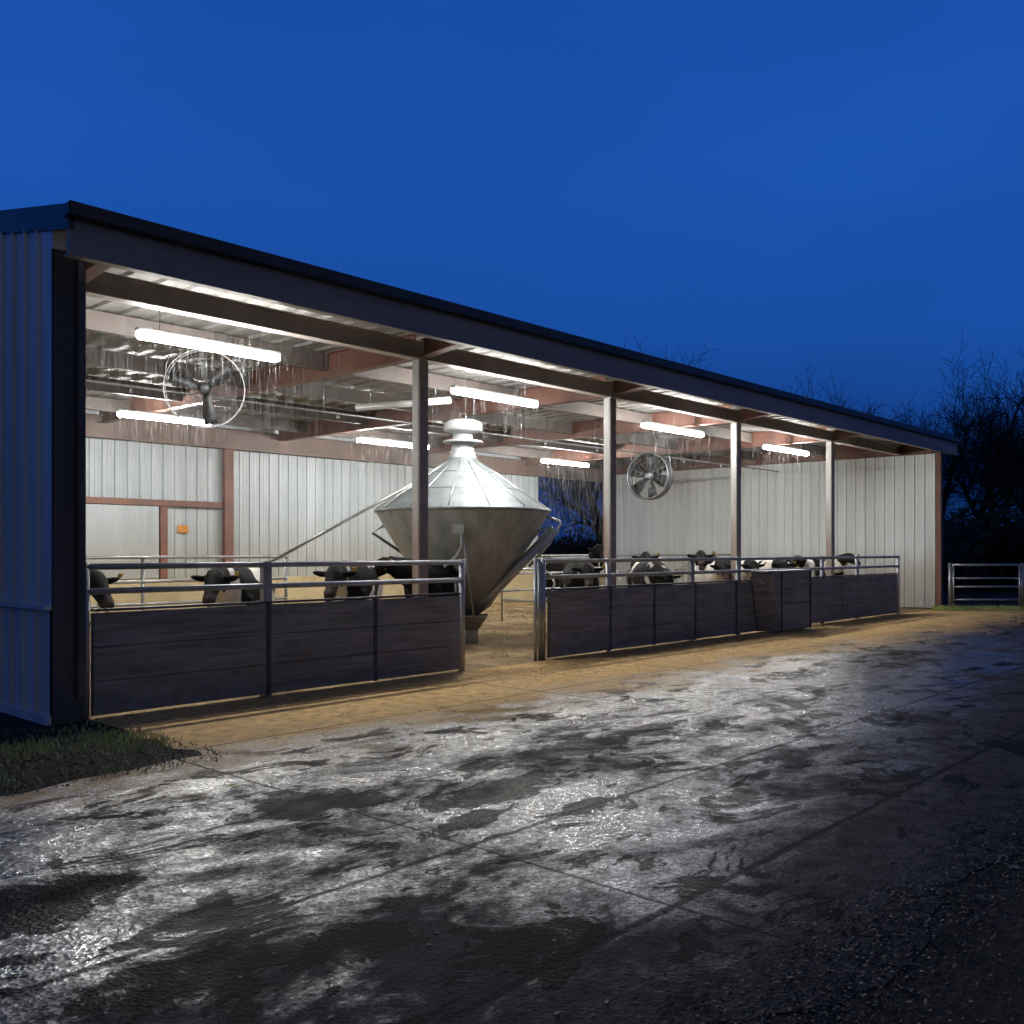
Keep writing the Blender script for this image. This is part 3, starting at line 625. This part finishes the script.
# ------------------------------------------------------------------ cows
def cow_mesh(name, poll, muzz, yaw, mat):
    m = MB()
    def ring(x, z, hw, hh, y=0): return ((x, y, z), (0, hw, 0), (0, 0, hh))
    m.loft([ring(-1.03, 1.20, .07, .10), ring(-.99, 1.16, .20, .23), ring(-.85, 1.12, .27, .31), ring(-.5, 1.05, .33, .37), ring(0, 1.02, .355, .41), ring(.35, 1.05, .30, .385), ring(.6, 1.08, .24, .34), ring(.74, 1.10, .15, .24)])
    for hx in (-.72, -.88):  # hip points
        for s in (-1, 1): m.loft([((hx, s * .05, 1.36), (.08, 0, 0), (0, 0, .06)), ((hx, s * .2, 1.33), (.08, 0, 0), (0, 0, .07)), ((hx, s * .26, 1.28), (.05, 0, 0), (0, 0, .05))], 10)
    ry = Matrix.Rotation(yaw, 3, 'Z'); base = Vector((.5, 0, 1.15))
    pl = base + ry @ (Vector((poll[0], 0, poll[1])) - base); mz = base + ry @ (Vector((muzz[0], 0, muzz[1])) - base)
    side = ry @ Vector((0, 1, 0)); k = 6; rings = []
    for i in range(k):
        f = i / (k - 1); c = base.lerp(pl, f); dirv = (pl - base).normalized(); up = dirv.cross(side).normalized() * -1
        rings.append((c, side * (.19 * (1 - f) + .085 * f), up * (.30 * (1 - f) + .125 * f)))
    m.loft(rings)
    d = (mz - pl); up = (d.normalized().cross(side)).normalized() * -1
    hd = [(-.12, .06, .07), (-.02, .105, .12), (.22, .118, .135), (.45, .092, .118), (.7, .075, .092), (.9, .082, .088), (1.0, .072, .07), (1.04, .04, .04)]
    m.loft([(pl + d * f, side * a, up * b) for f, a, b in hd])
    for s in (-1, 1):
        e0 = pl + d * .04 + side * s * .09 + up * .04
        m.loft([(e0, d.normalized() * .035, up * .035), (e0 + side * s * .09 - up * .0, d.normalized() * .035, up * .06), (e0 + side * s * .17 - up * .03, d.normalized() * .028, up * .05), (e0 + side * s * .22 - up * .05, d.normalized() * .012, up * .012)], 10)
        m.tube([(.45, s * .15, 1.0), (.47, s * .165, .72), (.46, s * .165, .52), (.46, s * .165, .46), (.46, s * .165, .22), (.46, s * .165, .10), (.48, s * .165, .05), (.49, s * .165, 0)], [.16, .095, .066, .064, .046, .05, .062, .068], 12)
        m.tube([(-.74, s * .15, 1.1), (-.70, s * .185, .84), (-.78, s * .185, .64), (-.86, s * .185, .52), (-.84, s * .185, .40), (-.80, s * .185, .2), (-.79, s * .185, .10), (-.77, s * .185, .05), (-.76, s * .185, 0)], [.22, .17, .105, .066, .056, .046, .05, .06, .066], 12)
    m.tube([(-1.0, 0, 1.38), (-1.08, 0, 1.30), (-1.1, 0, 1.0), (-1.09, 0, .72), (-1.08, 0, .55), (-1.08, 0, .48)], [.05, .04, .028, .028, .045, .02], 8)
    m.loft([((-.62, 0, .72), (.1, 0, 0), (0, .12, 0)), ((-.55, 0, .62), (.2, 0, 0), (0, .16, 0)), ((-.52, 0, .52), (.15, 0, 0), (0, .13, 0)), ((-.52, 0, .47), (.05, 0, 0), (0, .05, 0))])
    o = m.build(name, mat)
    rmod = o.modifiers.new('fuse', 'REMESH'); rmod.mode = 'VOXEL'; rmod.voxel_size = .024
    smod = o.modifiers.new('soft', 'SMOOTH'); smod.iterations = 7; smod.factor = .5
    dg = bpy.context.evaluated_depsgraph_get(); me = bpy.data.meshes.new_from_object(o.evaluated_get(dg))
    o.modifiers.clear(); o.data = me
    if not me.materials: me.materials.append(mat)
    me.polygons.foreach_set('use_smooth', [True] * len(me.polygons))
    ah = me.attributes.new('head', 'FLOAT', 'POINT'); am = me.attributes.new('muzzle', 'FLOAT', 'POINT'); ao = me.attributes.new('hoof', 'FLOAT', 'POINT')
    for i, v in enumerate(me.vertices):
        p = v.co; fh = 1 if (p - pl).length < .3 or (p - pl.lerp(mz, .5)).length < .3 else 0
        blaze = abs((p - pl).dot(side)) < .035 and (p - pl.lerp(mz, .35)).dot(up) > .05
        ah.data[i].value = (-.4 if blaze else 1.0) * fh
        am.data[i].value = max(0, min(1, (.13 - (p - mz).length) / .05)); ao.data[i].value = 1 if p.z < .07 else 0
        if p.z < .55 and p.x > -1.0: ah.data[i].value = -.25
    eyes = [pl + d * .26 + side * s * .105 + up * .045 for s in (-1, 1)]
    tg = pl + d * .04 + side * .27 - up * .06
    return o, eyes, (tg, side.copy(), up.copy(), d.normalized())
POSES = {'low': ((1.18, 1.30), (1.52, .98), 0.0), 'level': ((1.14, 1.44), (1.56, 1.24), 0.25), 'up': ((1.02, 1.66), (1.46, 1.50), -.35), 'down': ((1.22, 1.12), (1.42, .68), 0.1), 'turned': ((1.10, 1.38), (1.5, 1.14), -.7)}
protos = {}
def cow(pose, matk, x, y, heading, label, s=1.0):
    key = (pose, matk)
    loc = (x, y, .003); rz = R(heading)
    if key not in protos:
        p, q_, yw = POSES[pose]
        root = thing('cow', label, 'cow', loc, rz, 'cows standing behind the feed fence'); root.scale = (s,) * 3
        body, eyes, et = cow_mesh('body', p, q_, yw, M[matk]); body.parent = root
        for e in eyes:
            em = MB(); em.lathe([(.001, -.024), (.017, -.017), (.024, 0), (.017, .017), (.001, .024)], 12)
            em.v = [(a + e.x, b + e.y, c_ + e.z) for a, b, c_ in em.v]; em.build('eye', M['hoof'], root)
        c_, sd2, up2, d2_ = et; tgm = MB(); a_ = [c_ + sd2 * u_ * .025 + up2 * v_ for u_, v_ in ((-1, .03), (1, .03), (1.2, -.035), (-1.2, -.035))]
        tgm.add([p_ + d2_ * .012 for p_ in a_] + [p_ + d2_ * .016 for p_ in a_], [(3, 2, 1, 0), (4, 5, 6, 7), (0, 1, 5, 4), (1, 2, 6, 5), (2, 3, 7, 6), (3, 0, 4, 7)]); tgm.build('ear_tag', M['tag_yellow'], root)
        protos[key] = root; return root
    return dup(protos[key], loc, rz, label, s)
def at(px, y): return ends(px, px, y)[0]
# (head pixel, Y of head, heading of the cow) -> root is 1.3 m behind the head
def cow_at(pose, matk, px, yh, heading, label, s=1.0):
    hx = at(px, yh); a = R(heading); return cow(pose, matk, hx - 1.25 * s * math.cos(a), yh - 1.25 * s * math.sin(a), heading, label, s)
cow_at('low', 'dark_hide', 97, 1.35, -88, 'black cow with only its head showing beside the dark left barn corner')
cow_at('low', 'holstein', 214, 1.3, 226, 'black headed cow with white flank at the rails, left of the thick fence post', 1.0)
cow_at('low', 'holstein', 334, 1.25, 222, 'black and white cow at the rails between thick fence post and first column', 1.02)
cow_at('turned', 'dark_hide', 404, 1.9, 208, 'nearly black cow standing behind the first column in front of the feed bin', 1.02)
cow_at('low', 'dark_hide', 588, 1.25, 224, 'nearly all black cow behind the rails left of the second column', 1.0)
cow_at('up', 'dark_hide', 611, 4.6, 262, 'black cow holding its head high behind the second column')
cow_at('level', 'holstein', 637, 2.9, 205, 'black and white cow standing well back between the second column and lowered black head', 1.03)
cow_at('down', 'dark_hide', 664, 1.2, 226, 'black cow with lowered head at the rails below the dark bladed fan', 1.0)
cow_at('level', 'holstein', 692, 2.2, 200, 'black and white cow standing behind the others, left of the third column', 1.05)
cow_at('low', 'holstein', 724, 1.2, 226, 'black and white cow at the rails just left of the third column', 1.0)
cow_at('low', 'holstein', 754, 1.3, 230, 'black and white cow close to the rails, just right of the third column', 1.0)
cow_at('low', 'holstein', 784, 1.4, 224, 'black and white cow looking over the tall dark feeder box', 1.0)
cow_at('turned', 'holstein', 815, 1.4, 220, 'black and white cow at the rails just left of the last column', 1.0)
cow_at('level', 'dark_hide', 845, 1.6, 226, 'black cow furthest to the right, right of the last column', 1.0)

# ------------------------------------------------------------------ bare trees
def tree_mesh(seed, height, levels=6, spread=1.0, lean=0.0):
    rg = random.Random(seed); trunk = MB(); crown = MB()
    def grow(p, d, length, r, lev, mb):
        segs = 5 if lev < 3 else 3; pts = [p]; rs = [r]; q = p.copy(); dd = d.copy()
        for i in range(segs):
            dd = (dd + Vector((rg.uniform(-1, 1), rg.uniform(-1, 1), rg.uniform(-.5, .6))) * (.11 + .035 * lev)).normalized()
            q = q + dd * (length / segs); pts.append(q.copy()); rs.append(max(.0075, r * (1 - .42 * (i + 1) / segs)))
        mb.tube(pts, rs, 8 if lev < 2 else (5 if lev < 4 else 3), False)
        if lev >= levels: return
        n = 4 if lev == 0 else (4 if lev < 3 else 3)
        a0 = rg.uniform(0, 6.28)
        for k in range(n):
            i = segs - k if lev else segs - (k % 2); i = max(2 if lev < 3 else 1, i)
            tip = (k == 0)
            ang = (rg.uniform(.10, .30) if tip else rg.uniform(.45, .95)) * spread; az = a0 + 2.4 * k
            u = dd.cross(Vector((.3, .9, .2))).normalized(); w = dd.cross(u)
            nd = (dd * math.cos(ang) + (u * math.cos(az) + w * math.sin(az)) * math.sin(ang)); nd.z += .06; nd.normalize()
            grow(pts[i], nd, length * (rg.uniform(.74, .84) if tip or lev == 0 else rg.uniform(.64, .82)), rs[i] * (rg.uniform(.85, .95) if tip else rg.uniform(.55, .72)), lev + 1, crown)
    grow(Vector((0, 0, -.1)), Vector((lean, 0, 1)).normalized(), height * .24, height * .027, 0, trunk)
    zs = sorted(v[2] for v in crown.v); f = height / zs[int(len(zs) * .9995)]
    for mb in (trunk, crown): mb.v = [(a * f, b * f, c_ * f) for a, b, c_ in mb.v]
    return trunk, crown
tp = []
for i, (sd_, hh, lv, spd, ln) in enumerate(((11, 12.0, 7, 1.05, .1), (23, 12.0, 7, .95, -.1), (37, 12.0, 7, 1.15, .0))):
    tp.append((tree_mesh(sd_, hh, lv, spd, ln)))
tree_src = {}
def tree(kind, px, depth, height, rz, label):
    loc = spot(px, depth, -.02)
    if kind not in tree_src:
        r = thing('bare_tree', label, 'tree', loc, rz, 'bare trees behind the barn'); r.scale = (height / 12,) * 3
        tp[kind][0].build('trunk', M['bark'], r); tp[kind][1].build('crown', M['bark'], r); tree_src[kind] = r
        return r
    return dup(tree_src[kind], loc, rz, label, height / 12)
TREES = [(0, 980, 46, 11.3, .4, 'tall bare tree with a thick trunk, the largest at the right of the barn'),
         (1, 935, 52, 10.6, 1.2, 'bare tree with a leaning trunk just right of the barn roof end'),
         (2, 1045, 50, 11.6, 2.0, 'bare tree partly cut by the right picture edge behind the field gate'),
        
         (1, 834, 58, 12.9, 4.2, 'bare treetop showing over the roof above the last column'),
         (2, 878, 70, 12.6, .3, 'low bare treetop just peeping over the roof towards its right end'),
         (2, 655, 60, 14.0, 5.2, 'fine bare treetop just breaking the middle of the roofline'),
         (0, 625, 66, 15.0, 1.0, 'faint bare treetop furthest to the left on the roofline'),
         (0, 600, 70, 13.0, 4.0, 'bare tree seen through the right side of the rear opening beside the jamb')]
for a in TREES: tree(*a)
# dark shrubs at the field edge
def shrub_mesh(seed, n=2600):
    rg = random.Random(seed); m = MB(); cl_ = [(Vector((rg.uniform(-1.3, 1.3), rg.uniform(-.8, .8), rg.uniform(.4, 1.9))), rg.uniform(.45, .9)) for _ in range(13)]
    for _ in range(n):
        c_, r = rg.choice(cl_); v = Vector((rg.gauss(0, 1), rg.gauss(0, 1), rg.gauss(0, .85))).normalized() * r * rg.random() ** .4; p = c_ + v
        if p.z < 0: continue
        a = Vector((rg.gauss(0, 1), rg.gauss(0, 1), rg.gauss(0, 1))).normalized(); b = a.orthogonal().normalized(); s = rg.uniform(.05, .11)
        m.add([p - a * s, p + b * s * .5, p + a * s, p - b * s * .5], [(0, 1, 2, 3)])
    st = MB()
    for _ in range(7): st.tube([(rg.uniform(-.4, .4), rg.uniform(-.3, .3), -.05), (rg.uniform(-.9, .9), rg.uniform(-.6, .6), 1.0), (rg.uniform(-1.5, 1.5), rg.uniform(-.8, .8), 2.2)], [.05, .03, .01], 5)
    return m, st
sh0 = None
SH = [(948, 38, 1.3, 'dark evergreen shrub against the barn end, left of the field gate'), (968, 41, 1.5, 'dark evergreen shrub behind the left half of the field gate'),
      (990, 39, 1.15, 'dark evergreen shrub below the thick tree trunk behind the gate'), (1010, 42, 1.4, 'dark evergreen shrub behind the right post of the field gate'), (1034, 40, 1.35, 'dark evergreen shrub cut by the right picture edge'),
      (536, 40, .95, 'dark shrub low in the rear opening at its left edge'), (556, 42, 1.0, 'dark shrub low in the rear opening beside the feed bin'), (578, 41, .9, 'dark shrub low in the middle right of the rear opening'), (602, 42, 1.05, 'dark shrub low in the rear opening at its right jamb')]
for i, (px, dpt, s, lab) in enumerate(SH):
    loc = spot(px, dpt, -.02)
    if sh0 is None:
        sh0 = thing('evergreen_shrub', lab, 'shrub', loc, 0, 'dark shrubs along the field edge'); a, b = shrub_mesh(5); a.build('foliage', M['evergreen'], sh0); b.build('stem', M['bark'], sh0); sh0.scale = (s,) * 3
    else: dup(sh0, loc, i * 1.3, lab, s)
# far wood that closes the view
wm = MB(); rg = random.Random(9)
for k in range(9000):
    px = rg.uniform(470, 1250); dpt = rg.uniform(75, 95); base = spot(px, dpt, 0)
    hgt = 2.0 + .9 * noise.noise(Vector((px * .02, 0, 0))) + 1.0 * noise.noise(Vector((px * .07, 3, 0)))
    z = hgt * rg.random() ** .8; s = rg.uniform(.15, .5); a = Vector((rg.gauss(0, 1), rg.gauss(0, 1), rg.gauss(0, 1))).normalized(); b = a.orthogonal().normalized()
    p = base + Vector((0, 0, z)); wm.add([p - a * s, p + b * s * .5, p + a * s, p - b * s * .5], [(0, 1, 2, 3)])
tag(wm.build('far_wood', M['evergreen']), 'dark far off wood closing the view behind the barn', 'wood', kind='stuff')

# ------------------------------------------------------------------ ground cover
def blades(name, pts, mat, h0, h1, w, label, cat):
    m = MB()
    for x, y, z in pts:
        a = rnd.uniform(0, 6.28); h = rnd.uniform(h0, h1); dx, dy = math.cos(a), math.sin(a); le = rnd.uniform(.2, .8) * h
        b = rnd.uniform(0, 6.28); ux, uy = math.cos(b), math.sin(b)
        m.add([(x - dx * w, y - dy * w, z), (x + dx * w, y + dy * w, z), (x + ux * le * .4 + dx * w * .7, y + uy * le * .4 + dy * w * .7, z + h * .6), (x + ux * le * .4 - dx * w * .7, y + uy * le * .4 - dy * w * .7, z + h * .6), (x + ux * le, y + uy * le, z + h)], [(0, 1, 2, 3), (3, 2, 4)])
    return tag(m.build(name, mat), label, cat, kind='stuff')
pts = []
for i in range(17000):
    x = rnd.uniform(-4.2, .12); y = rnd.uniform(-2.55, 0.0)
    if noise.noise(Vector((x * 1.5, y * 1.9, 4.2))) + .9 * math.exp(-((y + 1.15) / .55) ** 2) + .10 > rnd.uniform(0, 1.1): pts.append((x, y, -.004))
blades('grass', pts, M['grass'], .02, .07, .004, 'short green and brown grass at the left corner of the barn', 'grass')
pts = []
for i in range(2600):
    f_ = rnd.uniform(-.1, 1.3); p = spot(940 + f_ * 80, 25.6 - rnd.uniform(-.6, .25), 0); pts.append((p.x, p.y, -.01))
blades('verge_grass', pts, M['grass'], .05, .16, .008, 'low grass along the foot of the field gate', 'grass')
M['clod'] = surf('brown soil clods', (.17, .125, .08), (.09, .068, .045), 9, (1, 1, 1), .85, 0, .3)
def flakes(name, pts, mat, s0, s1, asp, label, cat, flat=.35):
    m = MB()
    for x, y, z in pts:
        a = rnd.uniform(0, 6.28); s = rnd.uniform(s0, s1); u = Vector((math.cos(a), math.sin(a), rnd.uniform(-flat, flat))).normalized() * s
        v = Vector((-math.sin(a), math.cos(a), rnd.uniform(-flat, flat))).normalized() * s * asp; c_ = Vector((x, y, z + abs(u.z) + abs(v.z) + .002))
        m.add([c_ - u, c_ + v * .9 - u * .2, c_ + u, c_ - v], [(0, 1, 2), (0, 2, 3)])
    return tag(m.build(name, mat), label, cat, kind='stuff')
pts = []
for i in range(42000):
    x = rnd.uniform(-4.5, 9.0); y = -7.6 + (rnd.gauss(0, .17) if i % 2 == 0 else -abs(rnd.gauss(0, 1.1)))
    if x < -2 and y > -7.9: continue
    pts.append((x, y, -.003 if y < -7.6 else .001))
for i in range(7000): pts.append((rnd.uniform(-4.2, .15), rnd.uniform(-2.5, -.05), -.003))
flakes('leaf_litter', pts, M['leaf'], .004, .014, .5, 'dark wet fallen leaves on the soil beside the yard', 'leaves', .6)
pts = [(rnd.uniform(-3.5, 14), rnd.uniform(-7.4, -.6), .001) for _ in range(1500)]
flakes('yard_debris', pts, M['leaf'], .004, .020, .55, 'scattered bits of leaf and grit lying on the wet yard', 'debris')
pts = [(rnd.uniform(0.0, 23.3), -abs(rnd.gauss(0, .75)) - .02, .001) for _ in range(6500)] + [(rnd.uniform(5.2, 12.5), -abs(rnd.gauss(0, .9)), .001) for _ in range(4200)]
flakes('spilled_straw', pts, M['straw'], .012, .05, .12, 'loose straw spilled on the yard along the feed fences', 'straw')
pts = [(rnd.uniform(4.6, 20), rnd.uniform(.1, 11), .004) for _ in range(9000)]
flakes('straw_bedding', pts, M['straw'], .02, .09, .10, 'loose straw bedding on the barn floor', 'straw', .7)
pts = []
for i in range(5000):
    x = rnd.uniform(-4.2, .3); y = rnd.uniform(-2.75, -.03); d_ = max(x - .02 + .08 * noise.noise(Vector((x * 3, y * 3, 1))), -2.35 - y + .15 * noise.noise(Vector((x * 2.2, 7, 1))))
    if d_ < 0 or rnd.random() < math.exp(-d_ / .06) * .8: pts.append((x, y, -.003 if d_ < 0 else .001))
flakes('soil_clods', pts, M['clod'], .006, .022, .7, 'crumbly brown soil between the grass at the left corner of the barn', 'soil', .8)
gl = MB(); p = spot(233, 6.45, .004); gl.add([p + Vector(v) for v in ((-.05, 0, 0), (-.01, .025, .012), (.05, .005, .004), (0, -.025, .014))], [(0, 1, 2), (0, 2, 3)])
tag(gl.build('leaf', M['green_leaf']), 'single bright green leaf lying on the wet yard', 'leaf')

# ------------------------------------------------------------------ falling water in the lamp light
dr = MB(); rg = random.Random(21)
def streak(x, y, z, l, w):
    vs = []; a = rg.uniform(0, 6.28)
    for zz, f in ((z, .35), (z - l * .7, 1.0), (z - l, .3)):
        for q in range(3): vs.append((x + w * f * math.cos(a + q * 2.094), y + w * f * math.sin(a + q * 2.094), zz))
    dr.add(vs, [(i * 3 + q, i * 3 + (q + 1) % 3, i * 3 + 3 + (q + 1) % 3, i * 3 + 3 + q) for i in range(2) for q in range(3)], True)
for (x0, x1, y) in lamps:
    for _ in range(1300):
        x = rg.uniform(x0 - 1.1, x1 + 1.1); yy = y + rg.gauss(0, .85); z = 4.55 - 2.3 * rg.random() ** 1.35
        if yy < PY + .15: continue
        streak(x, yy, z, rg.uniform(.12, .42), rg.uniform(.0022, .0042))
for _ in range(9000):
    z = 4.55 - 2.4 * rg.random() ** 1.4
    streak(rg.uniform(.4, 18), rg.uniform(PY + .15, 10.5), z, rg.uniform(.12, .45), rg.uniform(.0024, .0046))
tag(dr.build('rain', M['water_drops']), 'fine falling water drops shining in the lamp light under the barn roof', 'rain', kind='stuff')

# ------------------------------------------------------------------ world, camera, render
wd = bpy.data.worlds.new('World'); sc.world = wd; wd.use_nodes = True
nt = wd.node_tree; nt.nodes.clear(); t = NT(nt)
wo = t.n('ShaderNodeOutputWorld'); bg = t.n('ShaderNodeBackground'); tc = t.n('ShaderNodeTexCoord'); sp = t.n('ShaderNodeSeparateXYZ')
t.link(tc.outputs['Generated'], sp.inputs[0])
cr = t.n('ShaderNodeValToRGB'); t.link(sp.outputs[2], cr.inputs[0]); e = cr.color_ramp.elements
e[0].position = 0; e[0].color = (.004, .024, .115, 1); e[1].position = 1; e[1].color = (.006, .022, .085, 1)
for p_, c_ in ((.10, (.0065, .045, .215)), (.22, (.0095, .076, .365)), (.34, (.0110, .086, .415)), (.50, (.0105, .080, .40)), (.70, (.006, .03, .13))):
    x = e.new(p_); x.color = (*c_, 1)
# unseen sky behind the viewer, made paler and greyer as neutral fill light
dt = t.n('ShaderNodeVectorMath', operation='DOT_PRODUCT'); t.link(tc.outputs['Generated'], dt.inputs[0]); dt.inputs[1].default_value = (-.35, -.94, 0)
skyc = t.mix(t.smooth(dt.outputs['Value'], .0, .85), cr.outputs[0], (.078, .088, .128))
cloud = t.noise(t.mapping(tc.outputs['Generated'], (1, 1, 2.5)), 2.2, 5, .5)
mx = t.n('ShaderNodeMix', data_type='RGBA', blend_type='MULTIPLY'); mx.inputs[0].default_value = 1
t.link(skyc, mx.inputs[6])
gr_ = t.smooth(cloud, .3, .7, .93, 1.06); cb = t.n('ShaderNodeCombineXYZ')
for i in range(3): t.link(gr_, cb.inputs[i])
t.link(cb.outputs[0], mx.inputs[7]); t.link(mx.outputs[2], bg.inputs[0]); bg.inputs[1].default_value = 1.0
t.link(bg.outputs[0], wo.inputs[0])

cam = bpy.data.cameras.new('Camera'); co = bpy.data.objects.new('Camera', cam); C.objects.link(co)
co.location = CAM; co.rotation_euler = (R(90), 0, math.atan2(FWD.y, FWD.x) - R(90))
cam.sensor_width = 36; cam.lens = FPX / 1024 * 36; cam.shift_y = (HOR - 512) / 1024; cam.clip_start = .05; cam.clip_end = 2000
sc.camera = co
sc.view_settings.view_transform = 'Standard'; sc.view_settings.look = 'None'; sc.view_settings.exposure = 0
cy = sc.cycles
cy.use_denoising = True
try: cy.denoiser = 'OPENIMAGEDENOISE'; cy.denoising_input_passes = 'RGB_ALBEDO_NORMAL'
except Exception: pass
cy.max_bounces = 7; cy.diffuse_bounces = 4; cy.glossy_bounces = 3; cy.transparent_max_bounces = 16
cy.sample_clamp_indirect = 4; cy.sample_clamp_direct = 0; cy.caustics_reflective = False; cy.caustics_refractive = False
